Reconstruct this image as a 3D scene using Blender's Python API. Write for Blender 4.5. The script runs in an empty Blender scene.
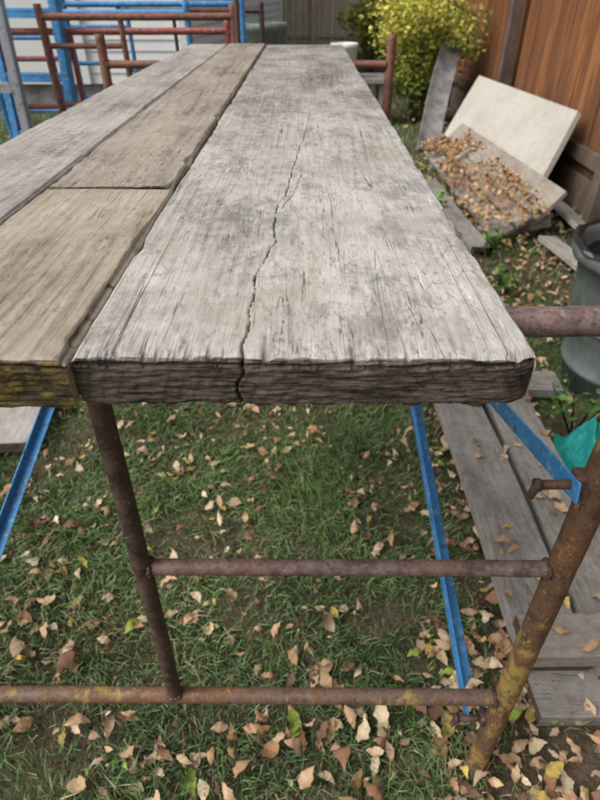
import bpy, bmesh, math, random
import numpy as np
from mathutils import Vector, Matrix, Euler
random.seed(7); rng=np.random.default_rng(7)
S=bpy.context.scene
COL=S.collection

# ------------------------------------------------------------ helpers
def hsh(i,j,seed):
    v=np.sin(i*127.1+j*311.7+seed*74.7)*43758.5453
    return v-np.floor(v)
def vn(x,y,seed=0):
    xi=np.floor(x); yi=np.floor(y); fx=x-xi; fy=y-yi
    fx=fx*fx*(3-2*fx); fy=fy*fy*(3-2*fy)
    a=hsh(xi,yi,seed); b=hsh(xi+1,yi,seed); c=hsh(xi,yi+1,seed); d=hsh(xi+1,yi+1,seed)
    return (a*(1-fx)+b*fx)*(1-fy)+(c*(1-fx)+d*fx)*fy
def fbm(x,y,seed=0,o=4):
    s=0;a=.5;t=0
    for k in range(o):
        s=s+a*vn(x*2**k,y*2**k,seed+k*13); t+=a; a*=.5
    return s/t
def empty(name,loc=(0,0,0)):
    e=bpy.data.objects.new(name,None); COL.objects.link(e); e.location=loc; return e
def mesh_np(name,V,quads=None,tris=None,mat=None,parent=None,smooth=True,cols=None,attrs=None,loc=None):
    me=bpy.data.meshes.new(name)
    V=np.asarray(V,dtype=np.float32)
    me.vertices.add(len(V)); me.vertices.foreach_set('co',V.ravel())
    fl=[];st=[];n=0
    if quads is not None and len(quads):
        q=np.asarray(quads,dtype=np.int32); fl.append(q.ravel()); st.append(np.arange(len(q))*4); n=len(q)*4
    if tris is not None and len(tris):
        t=np.asarray(tris,dtype=np.int32); fl.append(t.ravel()); st.append(n+np.arange(len(t))*3)
    fl=np.concatenate(fl); st=np.concatenate(st).astype(np.int32)
    me.loops.add(len(fl)); me.loops.foreach_set('vertex_index',fl)
    me.polygons.add(len(st)); me.polygons.foreach_set('loop_start',st)
    me.update(calc_edges=True); me.validate()
    me.polygons.foreach_set('use_smooth',np.full(len(me.polygons),smooth))
    if cols is not None:
        a=me.color_attributes.new('col','FLOAT_COLOR','POINT')
        c=np.ones((len(V),4),dtype=np.float32); c[:,:3]=cols; a.data.foreach_set('color',c.ravel())
    if attrs:
        for k,v in attrs.items():
            a=me.attributes.new(k,'FLOAT','POINT'); a.data.foreach_set('value',np.asarray(v,dtype=np.float32))
    o=bpy.data.objects.new(name,me); COL.objects.link(o)
    if mat: me.materials.append(mat)
    if parent: o.parent=parent
    if loc is not None: o.location=loc
    return o
def from_bm(name,bm,mat=None,parent=None,smooth=False,loc=(0,0,0),rot=(0,0,0)):
    me=bpy.data.meshes.new(name); bm.to_mesh(me); bm.free()
    for p in me.polygons: p.use_smooth=smooth
    o=bpy.data.objects.new(name,me); COL.objects.link(o)
    if mat: me.materials.append(mat)
    if parent: o.parent=parent
    o.location=loc; o.rotation_euler=rot
    return o
def add_cyl(bm,p0,p1,r,r2=None,segs=20):
    p0=Vector(p0);p1=Vector(p1);d=p1-p0
    m=Matrix.Translation((p0+p1)/2)@d.to_track_quat('Z','Y').to_matrix().to_4x4()
    bmesh.ops.create_cone(bm,cap_ends=True,segments=segs,radius1=r,radius2=r if r2 is None else r2,depth=d.length,matrix=m)
def pipe(name,p0,p1,r,mat,parent=None,segs=24):
    """slightly irregular tube with open, chamfered ends"""
    p0=Vector(p0);p1=Vector(p1);d=p1-p0;L=d.length
    q=d.to_track_quat('Z','Y').to_matrix(); n=max(6,int(L/.02))
    V=[];Q=[]
    prof=[(0,r*.8),(0,r*.93),(0.001,r)]+[(L*k/n,r) for k in range(1,n)]+[(L-.001,r),(L,r*.93),(L,r*.8)]
    sd=random.random()*50; bx=random.uniform(-.0015,.0015); by=random.uniform(-.0015,.0015)
    for i,(z,rr) in enumerate(prof):
        s_=math.sin(math.pi*z/L)
        for s in range(segs):
            a=2*math.pi*s/segs
            w=1+.018*math.sin(z*40+sd+a)+.014*math.sin(z*133+3*a+sd)+.01*math.sin(z*71+5*a)
            V.append(p0+q@Vector((math.cos(a)*rr*w+bx*s_,math.sin(a)*rr*w+by*s_,z)))
    for i in range(len(prof)-1):
        for s in range(segs):
            s2=(s+1)%segs
            Q.append((i*segs+s,i*segs+s2,(i+1)*segs+s2,(i+1)*segs+s))
    return mesh_np(name,[tuple(v) for v in V],Q,None,mat,parent,True)
def weld(bm,c,axis,R,r=.003):
    c=Vector(c);q=Vector(axis).to_track_quat('Z','Y').to_matrix()
    n=26
    for k in range(n):
        a=2*math.pi*k/n
        p=c+q@Vector((math.cos(a)*R,math.sin(a)*R,random.uniform(-.001,.001)))
        bmesh.ops.create_icosphere(bm,subdivisions=1,radius=r*random.uniform(.8,1.3),matrix=Matrix.Translation(p))
def box(bm,c,d,rot=(0,0,0),bev=.002):
    m=Matrix.Translation(c)@Euler(rot).to_matrix().to_4x4()@Matrix.Diagonal((d[0],d[1],d[2],1))
    r=bmesh.ops.create_cube(bm,size=1,matrix=m)
    if bev:
        es=list({e for v in r['verts'] for e in v.link_edges})
        bmesh.ops.bevel(bm,geom=es,offset=bev,segments=2,affect='EDGES',profile=.5)

# ------------------------------------------------------------ material helper
class M:
    def __init__(s,name,rough=.8,metal=0,spec=.3):
        s.m=bpy.data.materials.new(name); s.m.use_nodes=True; s.nt=s.m.node_tree
        s.b=s.nt.nodes['Principled BSDF']; s.b.inputs['Roughness'].default_value=rough
        s.b.inputs['Metallic'].default_value=metal; s.b.inputs['Specular IOR Level'].default_value=spec
        s.tc=s.nt.nodes.new('ShaderNodeTexCoord')
    def set(s,sock,v):
        if isinstance(v,bpy.types.NodeSocket): s.nt.links.new(v,sock)
        else: sock.default_value=v
    def mapv(s,scale,loc=(0,0,0),vec=None):
        n=s.nt.nodes.new('ShaderNodeMapping'); n.inputs['Scale'].default_value=scale; n.inputs['Location'].default_value=loc
        s.nt.links.new(vec or s.tc.outputs['Object'],n.inputs['Vector']); return n.outputs[0]
    def noise(s,scale=(1,1,1),loc=(0,0,0),detail=4,rough=.55,vec=None,dist=0,out='Fac'):
        n=s.nt.nodes.new('ShaderNodeTexNoise'); n.inputs['Scale'].default_value=1
        n.inputs['Detail'].default_value=detail; n.inputs['Roughness'].default_value=rough; n.inputs['Distortion'].default_value=dist
        s.nt.links.new(s.mapv(scale,loc,vec),n.inputs['Vector']); return n.outputs[out]
    def math(s,op,a,b=0,c=0,clamp=False):
        n=s.nt.nodes.new('ShaderNodeMath'); n.operation=op; n.use_clamp=clamp
        s.set(n.inputs[0],a); s.set(n.inputs[1],b); s.set(n.inputs[2],c); return n.outputs[0]
    def ss(s,v,lo,hi):
        n=s.nt.nodes.new('ShaderNodeMapRange'); n.interpolation_type='SMOOTHSTEP'
        s.set(n.inputs['Value'],v); n.inputs['From Min'].default_value=lo; n.inputs['From Max'].default_value=hi; return n.outputs[0]
    def lin(s,v,lo,hi,a=0,b=1):
        n=s.nt.nodes.new('ShaderNodeMapRange')
        s.set(n.inputs['Value'],v); n.inputs['From Min'].default_value=lo; n.inputs['From Max'].default_value=hi
        n.inputs['To Min'].default_value=a; n.inputs['To Max'].default_value=b; return n.outputs[0]
    def mix(s,f,a,b,mode='MIX'):
        n=s.nt.nodes.new('ShaderNodeMix'); n.data_type='RGBA'; n.blend_type=mode
        s.set(n.inputs['Factor'],f)
        for k,v in ((6,a),(7,b)):
            if isinstance(v,tuple) and len(v)==3: v=(*v,1)
            s.set(n.inputs[k],v)
        return n.outputs[2]
    def ramp(s,f,stops):
        n=s.nt.nodes.new('ShaderNodeValToRGB'); e=n.color_ramp.elements
        while len(e)<len(stops): e.new(.5)
        for i,(p,c) in enumerate(stops): e[i].position=p; e[i].color=(*c,1)
        s.set(n.inputs[0],f); return n.outputs[0]
    def attr(s,name,out='Fac'):
        n=s.nt.nodes.new('ShaderNodeAttribute'); n.attribute_name=name; return n.outputs[out]
    def sep(s,v):
        n=s.nt.nodes.new('ShaderNodeSeparateXYZ'); s.nt.links.new(v,n.inputs[0]); return n.outputs
    def comb(s,x,y,z):
        n=s.nt.nodes.new('ShaderNodeCombineXYZ'); s.set(n.inputs[0],x); s.set(n.inputs[1],y); s.set(n.inputs[2],z); return n.outputs[0]
    def bump(s,h,dist=.002,strength=.6):
        n=s.nt.nodes.new('ShaderNodeBump'); n.inputs['Distance'].default_value=dist; n.inputs['Strength'].default_value=strength
        s.nt.links.new(h,n.inputs['Height']); s.nt.links.new(n.outputs[0],s.b.inputs['Normal'])
    def col(s,c): s.set(s.b.inputs['Base Color'],c if not(isinstance(c,tuple) and len(c)==3) else (*c,1))

def wood(name,stops,axis='Y',seed=0,ring=.16,patch=.5,fine=.26,med=.20,check=.8,endcol=(.032,.025,.020),endcol2=(.17,.135,.108),
         bumpd=.0006,ringp=.0048,cx=.0,paint_end=None,hero=False,warp=.010,mild=.55):
    m=M(name,.9,0,.15); L=(seed*3.1,seed*1.7,seed*2.3)
    def sc(a,b): return (b,a,a) if axis=='X' else (a,b,a) if axis=='Y' else (a,a,b)
    wn=m.noise(sc(7,2.6),L,2,.5,out='Color')
    vs=m.nt.nodes.new('ShaderNodeVectorMath'); vs.operation='SUBTRACT'; m.nt.links.new(wn,vs.inputs[0]); vs.inputs[1].default_value=(.5,.5,.5)
    vm=m.nt.nodes.new('ShaderNodeVectorMath'); vm.operation='MULTIPLY'; m.nt.links.new(vs.outputs[0],vm.inputs[0])
    q=warp
    vm.inputs[1].default_value={'Y':(q,0,q*3.5),'X':(0,q,q*3.5),'Z':(q,q*3.5,0)}[axis]
    va=m.nt.nodes.new('ShaderNodeVectorMath'); va.operation='ADD'; m.nt.links.new(m.tc.outputs['Object'],va.inputs[0]); m.nt.links.new(vm.outputs[0],va.inputs[1])
    W=va.outputs[0]; O=m.tc.outputs['Object']
    fineN=m.noise(sc(700,30),L,3,.75,vec=O)
    medN=m.noise(sc(150,6),L,4,.70,vec=O)
    patN=m.noise(sc(8,4.5),L,5,.68)
    blot=m.noise(sc(60,45),L,4,.75)
    x,y,z=m.sep(W)
    a,b={'Y':(x,z),'X':(y,z),'Z':(x,y)}[axis]
    a=m.math('SUBTRACT',a,cx); b=m.math('ADD',b,.062)
    r=m.math('SQRT',m.math('ADD',m.math('MULTIPLY',a,a),m.math('MULTIPLY',b,b)))
    ringv=m.math('PINGPONG',m.math('DIVIDE',r,ringp),1)
    ringv=m.math('POWER',ringv,2.6)
    rm=m.ss(m.noise(sc(10,2.5),(L[0]+5,0,0),2),.40,.64)
    v=m.math('ADD',.5,m.math('MULTIPLY',m.math('SUBTRACT',fineN,.5),fine*1.6))
    v=m.math('ADD',v,m.math('MULTIPLY',m.math('SUBTRACT',medN,.5),med*1.7))
    v=m.math('ADD',v,m.math('MULTIPLY',m.math('SUBTRACT',patN,.5),patch*1.7))
    v=m.math('ADD',v,m.math('MULTIPLY',m.math('SUBTRACT',blot,.5),patch*1.0))
    v=m.math('SUBTRACT',v,m.math('MULTIPLY',m.math('MULTIPLY',ringv,rm),ring))
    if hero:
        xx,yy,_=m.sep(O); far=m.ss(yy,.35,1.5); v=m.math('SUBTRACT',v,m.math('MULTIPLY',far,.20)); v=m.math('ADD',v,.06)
    c=m.ramp(v,stops)
    mil=m.math('MULTIPLY',m.ss(m.noise(sc(260,80),L,3,.7,vec=O),.54,.68),m.ss(m.noise(sc(9,5),(L[0]+2,7,1),4,.65),.46,.58))
    c=m.mix(m.math('MULTIPLY',mil,mild),c,(.055,.048,.044))
    if hero:
        isl=m.noise(sc(26,13),(3,8,1),2,.5,vec=W); dl=m.math('ABSOLUTE',m.math('SUBTRACT',m.math('FRACT',m.math('MULTIPLY',isl,5)),.5))
        il=m.math('MULTIPLY',m.math('SUBTRACT',1,m.ss(dl,.0,.07)),m.ss(m.noise(sc(7,4),(8,8,8),3),.48,.60))
        c=m.mix(m.math('MULTIPLY',il,.40),c,(.20,.15,.11))
        stn=m.ss(m.noise(sc(30,7),(1,9,4),4,.70),.53,.66); c=m.mix(m.math('MULTIPLY',stn,.40),c,(.15,.133,.12))
        wst=m.ss(m.noise(sc(13,9),(5,2,4),5,.76),.52,.62); c=m.mix(m.math('MULTIPLY',wst,.42),c,(.13,.118,.11))
        tan=m.ss(m.noise(sc(10,5),(9,2,9),3,.6),.50,.66); c=m.mix(m.math('MULTIPLY',tan,.42),c,(.37,.305,.24))
        spk=m.ss(m.noise(sc(300,200),(2,2,2),2,.6),.62,.70); c=m.mix(m.math('MULTIPLY',spk,.35),c,(.09,.075,.065))
    def checks(s1,s2,w,lo,hi,off,mv):
        n=m.noise(sc(s1,s2),(L[0]+off,off,0),2,.5,vec=O)
        d=m.math('ABSOLUTE',m.math('SUBTRACT',n,.5))
        k=m.math('SUBTRACT',1,m.ss(d,w*.2,w))
        return m.math('MULTIPLY',k,m.ss(mv,lo,hi))
    mv=m.noise(sc(28,4.5),(2,L[1],2),3)
    ch=m.math('MAXIMUM',checks(50,1.0,.005,.50,.58,3.3,mv),m.math('MULTIPLY',checks(170,5,.014,.46,.38,8.1,mv),.8))
    c=m.mix(m.math('MULTIPLY',ch,check),c,(.035,.028,.024))
    e=m.attr('endg')
    en=m.noise(sc(420,60),L,3,.7)
    eh=m.noise((30,60,560),(L[0],2,1),4,.70) if axis!='Z' else en
    ep=m.noise((30,30,45),(L[0],5,1),3,.6)
    ev=m.math('ADD',m.math('MULTIPLY',m.math('SUBTRACT',1,ringv),.06),m.math('ADD',m.math('MULTIPLY',en,.25),m.math('ADD',m.math('MULTIPLY',eh,.50),m.math('MULTIPLY',ep,.40))))
    ec=m.mix(m.ss(ev,.44,.78),endcol,endcol2)
    if paint_end:
        pm=m.math('MULTIPLY',m.ss(m.noise((60,60,160),(1,L[0],3),5,.75),.46,.62),.75); ec=m.mix(pm,ec,paint_end)
    c=m.mix(e,c,ec)
    ck=m.attr('crack'); c=m.mix(ck,c,(.016,.013,.012))
    wt=m.attr('wear'); c=m.mix(m.math('MULTIPLY',wt,.55),c,(.44,.415,.385))
    m.col(c)
    h=m.math('ADD',m.math('MULTIPLY',fineN,.9),m.math('MULTIPLY',medN,.8))
    h=m.math('ADD',h,m.math('MULTIPLY',blot,1.0))
    h=m.math('SUBTRACT',h,m.math('MULTIPLY',ch,1.4))
    h=m.math('ADD',h,m.math('MULTIPLY',m.math('MULTIPLY',e,eh),4.5))
    m.bump(h,bumpd,.8)
    return m.m

GREY=[(.15,(.115,.103,.094)),(.34,(.26,.238,.217)),(.48,(.39,.362,.330)),(.64,(.50,.470,.434)),(.85,(.60,.570,.532))]
BROWN=[(.15,(.12,.094,.068)),(.34,(.235,.19,.143)),(.50,(.34,.285,.22)),(.68,(.43,.372,.298)),(.88,(.51,.453,.375))]
GREYB=[(.15,(.14,.125,.11)),(.35,(.25,.228,.203)),(.52,(.37,.34,.305)),(.7,(.46,.43,.39)),(.88,(.54,.51,.47))]
DARKG=[(.15,(.10,.088,.078)),(.38,(.21,.19,.17)),(.55,(.31,.285,.258)),(.75,(.39,.365,.335)),(.9,(.47,.44,.41))]
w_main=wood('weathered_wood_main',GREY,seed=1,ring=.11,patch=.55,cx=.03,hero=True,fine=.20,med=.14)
w_near=wood('weathered_wood_brown',BROWN,seed=2,ring=.20,patch=.40,cx=.10,endcol=(.028,.022,.015),endcol2=(.10,.075,.045),paint_end=(.24,.17,.035),check=.75,med=.26)
w_far=wood('weathered_wood_tan',[(p,(c[0]*.95,c[1]*.97,c[2]*1.02)) for p,c in BROWN],seed=3,ring=.18,patch=.42,check=.5)
w_grey=wood('weathered_wood_grey',GREYB,seed=4,ring=.14,patch=.46,check=.5)
w_lum=wood('old_lumber',DARKG,seed=5,ring=.15,patch=.45)
w_pal=wood('old_lumber_tan',[(.15,(.15,.12,.10)),(.4,(.28,.24,.20)),(.6,(.38,.34,.29)),(.85,(.48,.44,.39))],seed=8,patch=.5)

# ------------------------------------------------------------ PLANKS
CR=np.array([[.3,-.0375],[.318,-.0395],[.354,-.0387],[.402,-.0365],[.43,-.0372],[.4505,-.0335],[.48,-.030],[.5084,-.0245],[.55,-.0275],[.6115,-.0262],[.64,-.0205],[.708,-.0157],[.78,-.012],[.893,-.0044],[1.0,.004],[1.18,.014]])
CRZ=np.array([[-.05,-.0400],[-.036,-.0400],[-.026,-.0435],[-.020,-.0425],[-.014,-.0385],[-.006,-.0395],[0,-.0375]])
def plank(name,x0,x1,y0,y1,zt,th,mat,seed,nx,nys,crack=False,amp=1.0,ragged=1.0,tilt=0,nzf=36,skew0=0.0,parent=None):
    cx=(x0+x1)/2; w=x1-x0; L=y1-y0
    xs=np.linspace(-w/2,w/2,nx)
    if crack:   # concentrate columns round the crack
        q=np.linspace(-1,1,nx); xs=np.where(q<-.15,-w/2+(q+1)/.85*(w/2-.0475),0)
        k0=xs; q1=(q>=-.15)&(q<=.15); xs=np.where(q1,-.0475+(q+.15)/.30*.070,xs); xs=np.where(q>.15,.0225+(q-.15)/.85*(w/2-.0225),xs); xs=np.sort(xs)
    t=np.linspace(0,1,nys); k=2.6; ys=L*(np.exp(k*t)-1)/(np.exp(k)-1)
    zs=np.linspace(0,-th,nzf)
    P=[];Q=[];E=[];off=0
    def grid(A,B,f,e):
        nonlocal off
        a,b=np.meshgrid(A,B,indexing='ij'); p=f(a.ravel(),b.ravel()); P.append(p); E.append(np.full(len(p),e))
        n,mm=len(A),len(B); i,j=np.meshgrid(np.arange(n-1),np.arange(mm-1),indexing='ij'); i=i.ravel();j=j.ravel()
        q=np.stack([i*mm+j,(i+1)*mm+j,(i+1)*mm+j+1,i*mm+j+1],1)+off; off+=len(p); return q
    z0=lambda a: np.zeros_like(a)
    Q.append(grid(xs,ys,lambda a,b:np.stack([a,b,z0(a)],1),0))
    Q.append(grid(xs,zs,lambda a,b:np.stack([a,z0(a),b],1),1)[:,::-1])
    Q.append(grid(ys,zs,lambda a,b:np.stack([z0(a)+w/2,a,b],1),0)[:,::-1])
    Q.append(grid(ys,zs,lambda a,b:np.stack([z0(a)-w/2,a,b],1),0))
    Q.append(grid(xs[::3] if (nx-1)%3==0 else xs,ys,lambda a,b:np.stack([a,b,z0(a)-th],1),0)[:,::-1])
    Q.append(grid(xs,zs,lambda a,b:np.stack([a,z0(a)+L,b],1),1))
    P=np.concatenate(P);E=np.concatenate(E);Q=np.concatenate(Q)
    x,y,z=P[:,0].copy(),P[:,1].copy(),P[:,2].copy()
    wx=x+cx; wy=y+y0; d_top=-z; d_bot=z+th
    X=x.copy();Y=y.copy();Z=z.copy()
    Z+=.0020*amp*(fbm(x*9+seed,y*2.3,seed,3)-.5)*2 + tilt*x
    X+=.0045*amp*(fbm(y*1.8+seed*3,x*0+seed,seed+1,3)-.5)+.0008*amp*(fbm(y*18+seed*3,x*0+seed,seed+41,3)-.5)
    topw=np.exp(-d_top/.002)
    gr=fbm(x*330+4*fbm(x*8,y*3,seed+9,2),y*12,seed+3,3)-.5
    Z+=topw*gr*.0005*amp
    for dist,sg in ((w/2-x,-1),(w/2+x,1)):
        chip=np.clip(fbm(y*16,z*0+seed*2+sg,seed+25,4)-.60,0,1)*5
        n=.35+.75*fbm(y*30,z*0+seed+sg,seed+5,4)+chip
        r=.0046*n
        k=np.clip(1-dist/r,0,1); kt=np.clip(1-d_top/r,0,1)
        Z-=k*k*kt*r*.5; X+=sg*kt*kt*k*r*.5
        kb=np.clip(1-d_bot/r,0,1); Z+=k*k*kb*r*.5; X+=sg*kb*kb*k*r*.5
    n1=fbm(x*160,z*0+seed,seed+6,4); n2=fbm(x*45,z*0+3,seed+7,3)
    n3=np.clip(fbm(x*20+5,z*0+9,seed+27,4)-.53,0,1)*6
    df=y
    rr=(.0012+.0062*n1*n1+.0026*n2+.004*n3)*ragged
    k=np.clip(1-df/(rr*1.6),0,1); kt=np.clip(1-d_top/(rr*1.0),0,1)
    Z-=k*kt*rr*.40; Y+=kt*k*rr*.50
    ledge=np.where((d_top>.0028+.003*n2)&(d_top<.0055+.0035*n1),1.0,0)*np.exp(-df/.002)
    Y+=ledge*.0022*ragged
    front=np.exp(-df/.003)
    Y+=front*(fbm(x*70,z*800,seed+8,4)-.5)*.0042*ragged
    Y+=front*(fbm(x*12,z*30,seed+11,3)-.5)*.0045*ragged + skew0*x*front
    kb=np.clip(1-d_bot/.0035,0,1); Y+=front*kb*kb*.0022*(.4+fbm(x*70,x*0,seed+2,3)); Z+=front*kb*(fbm(x*110,x*0,seed+33,4)-.45)*.0060*ragged
    pit=np.clip(fbm(x*110,y*40,seed+20,4)-.62,0,1)*topw; Z-=pit*.004*amp
    ck=np.zeros_like(x); wear=np.zeros_like(x)
    if crack:
        cxp=np.interp(wy,CR[:,0],CR[:,1])+.0032*(fbm(wy*38,wy*0,5,5)-.5)*2
        czp=np.interp(z,CRZ[:,0],CRZ[:,1])+.0032*(fbm(wy*0+.3045*38,wy*0,5,5)-.5)*2+.0008*(fbm(z*400,z*0,6,2)-.5)
        cpath=np.where(E>.5,czp,cxp)
        wid=np.interp(wy,[.3,.33,.45,.6,.7,.9,1.18],[.0010,.0006,.00062,.00060,.00048,.00045,.0003])*(.10+1.6*fbm(wy*45,z*60,31,4))
        wid=np.where(E>.5,.0007,wid)
        dd=np.abs(wx-cpath); c=np.clip(1.35-dd/np.maximum(wid,1e-5),0,1); c*= (wy<1.18)
        br=np.abs(wx-(cxp+.006+(wy-.60)*.05)); c=np.maximum(c,.8*np.clip(1.2-br/.0004,0,1)*((wy>.60)&(wy<.74))*(E<.5))
        c=np.where((E>.5)|(topw>.5),c,0)
        ck=c*np.where(y<L*.9,1,0)
        Z-=ck*topw*.004; Y+=ck*front*.005*(E>.5)
        lip=np.exp(-np.clip(wx-cpath,0,1)/.006)*(wx>cpath)*topw*(wy<.7)
        Z+=lip*.0005
        g=np.clip((wx-.128)/.023,0,1); Y+=front*g**2.2*.008
        g2=np.clip((wx-.11)/.04,0,1); Z-=g2*np.exp(-y/.02)*.0022*topw
    sp=np.clip(fbm(x*230,y*24,seed+15,3)-.55,0,1)*np.exp(-y/.016)*topw; Z-=sp*.010*ragged
    ck=np.maximum(ck,np.clip(sp*2.6*ragged-.1,0,.6))
    ck=np.maximum(ck,ledge*.75*(E>.5)*np.clip(fbm(x*30,z*0,seed+4,3)*2-.5,0,1))
    wear=np.clip(np.exp(-y/.008)*topw*1.0*n1*1.2,0,1)*(E<.5)
    wear=np.maximum(wear,(E>.5)*np.exp(-d_top/.0022)*n1)
    V=np.stack([X,Y,Z],1)
    return mesh_np(name,V,Q,None,mat,parent,True,None,{'endg':np.where(E>.5,1.0,0.0),'crack':ck,'wear':wear*(ragged>.5)},loc=(cx,y0,zt))
plank('scaffold_plank',-.1485,.1515,.3045,2.63,1.0,.0375,w_main,1,451,680,crack=True)
plank('scaffold_plank',-.2975,-.1505,.298,.664,1.001,.0385,w_near,2,121,240,ragged=.7,amp=.8)
plank('scaffold_plank',-.2965,-.1515,.668,2.62,1.0045,.038,w_far,3,91,300,ragged=.45,amp=.7,skew0=.02)
plank('scaffold_plank',-.442,-.2990,.40,2.60,1.004,.038,w_grey,4,91,320,ragged=.5,amp=.7)

# lumber grade stamps on the boards (flat ink)
ink=M('stamp_ink',.9,0,.1); ink.col((.07,.058,.05))
tr=ink.nt.nodes.new('ShaderNodeBsdfTransparent'); mx=ink.nt.nodes.new('ShaderNodeMixShader')
f=ink.ss(ink.noise((130,130,130),detail=5,rough=.7),.40,.58); f=ink.math('MULTIPLY',f,.62)
ink.nt.links.new(f,mx.inputs[0]); ink.nt.links.new(tr.outputs[0],mx.inputs[1]); ink.nt.links.new(ink.b.outputs[0],mx.inputs[2])
ink.nt.links.new(mx.outputs[0],ink.nt.nodes['Material Output'].inputs[0])
st=empty('lumber_grade_stamp')
def stamp(t,x,y,s,rz,k=1.35):
    c=bpy.data.curves.new('ink','FONT'); c.body=t; c.size=s; c.resolution_u=2; c.offset=s*.008
    o=bpy.data.objects.new('ink_tmp',c); COL.objects.link(o); bpy.context.view_layer.update()
    me=bpy.data.meshes.new_from_object(o.evaluated_get(bpy.context.evaluated_depsgraph_get())); bpy.data.objects.remove(o)
    o=bpy.data.objects.new('ink',me); COL.objects.link(o); me.materials.clear(); me.materials.append(ink.m)
    o.location=(x,y,1.0076); o.rotation_euler=(0,0,rz); o.scale=(k,1,1); o.parent=st
H=math.pi/2
for t,x,y,s in [("D.FIR-L (N)\nKD-HT  001",-.350,.80,.024),("IIIIIII",-.335,1.16,.036),("SEL STR  HT",-.350,1.45,.040),("S-P-F  HT",-.375,2.0,.04),
                ("S-DRY",-.176,.76,.024),("IIIIIIII",-.18,.92,.028),("KD-HT 12\nD.FIR",-.200,1.10,.028),("NLGA  No2",-.20,1.6,.038)]:
    stamp(t,x,y,s,H)

# ------------------------------------------------------------ metal materials
def rust(name,yellow=.0,base=(.075,.042,.034),hi=(.21,.115,.085),org=(.26,.115,.05),seed=0,paint=(.38,.25,.065)):
    m=M(name,.62,.2,.4); L=(seed,seed*2,seed*3)
    a=m.noise((45,45,45),L,5,.7); b=m.noise((9,9,9),L,4,.6); c=m.noise((260,260,260),L,3,.6)
    cc=m.mix(m.ss(a,.35,.65),base,hi)
    cc=m.mix(m.math('MULTIPLY',m.ss(b,.46,.64),.65),cc,org)
    cc=m.mix(m.math('MULTIPLY',m.ss(c,.52,.68),.55),cc,(.035,.024,.02))
    cc=m.mix(m.math('MULTIPLY',m.ss(m.noise((80,80,80),(seed,7,7),4,.7),.60,.68),.5),cc,(.36,.31,.28))
    if yellow>0:
        y=m.noise((40,40,22),(seed+4,2,1),6,.78)
        y=m.math('ADD',m.math('MULTIPLY',y,.7),m.math('MULTIPLY',m.noise((5,5,5),(seed,9,1),2),.3))
        cc=m.mix(m.ss(y,.60-yellow,.66-yellow),cc,paint)
        cc=m.mix(m.math('MULTIPLY',m.ss(a,.46,.60),.7),cc,(.13,.065,.035))
    m.col(cc); m.bump(m.math('ADD',a,m.math('MULTIPLY',c,.6)),.0015,.7)
    m.set(m.b.inputs['Roughness'],m.lin(a,.3,.7,.45,.8))
    return m.m
r_dark=rust('rusty_steel_dark',.0,seed=1,base=(.045,.03,.026),hi=(.12,.078,.062),org=(.17,.085,.05))
r_pink=rust('rusty_steel_pinkish',.0,seed=2,base=(.12,.078,.07),hi=(.27,.185,.165),org=(.22,.12,.08))
r_yel=rust('rusty_steel_yellow_paint',.10,seed=3,base=(.085,.05,.034),hi=(.21,.12,.07),paint=(.36,.245,.075))
r_yel2=rust('rusty_steel_yellow_traces',.065,seed=6,base=(.12,.08,.065),hi=(.27,.19,.15),paint=(.36,.26,.08))
r_red=rust('rusty_red_steel',.0,seed=4,base=(.13,.06,.05),hi=(.29,.13,.10),org=(.32,.14,.08))
def paint(name,c,seed=0,rough=.45,wear=.5,under=(.42,.42,.42)):
    m=M(name,rough,0,.5); a=m.noise((60,60,60),(seed,1,2),6,.75); b=m.noise((12,12,12),(seed,5,2),3)
    v=m.mix(m.ss(b,.3,.7),c,tuple(x*.75 for x in c))
    v=m.mix(m.math('MULTIPLY',m.ss(a,.54,.62),wear),v,under)
    v=m.mix(m.math('MULTIPLY',m.ss(m.noise((50,50,50),(seed,8,8),5,.7),.56,.64),.75),v,(.10,.06,.045))
    m.col(v); m.bump(a,.0008,.5); return m.m
blue=paint('blue_painted_steel',(.055,.29,.64),1,wear=.75,under=(.30,.48,.64))
alu=paint('dull_aluminium',(.42,.44,.46),2,.4,.3); alu.node_tree.nodes['Principled BSDF'].inputs['Metallic'].default_value=.3
redp=paint('red_painted_steel',(.36,.085,.065),3)

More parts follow.
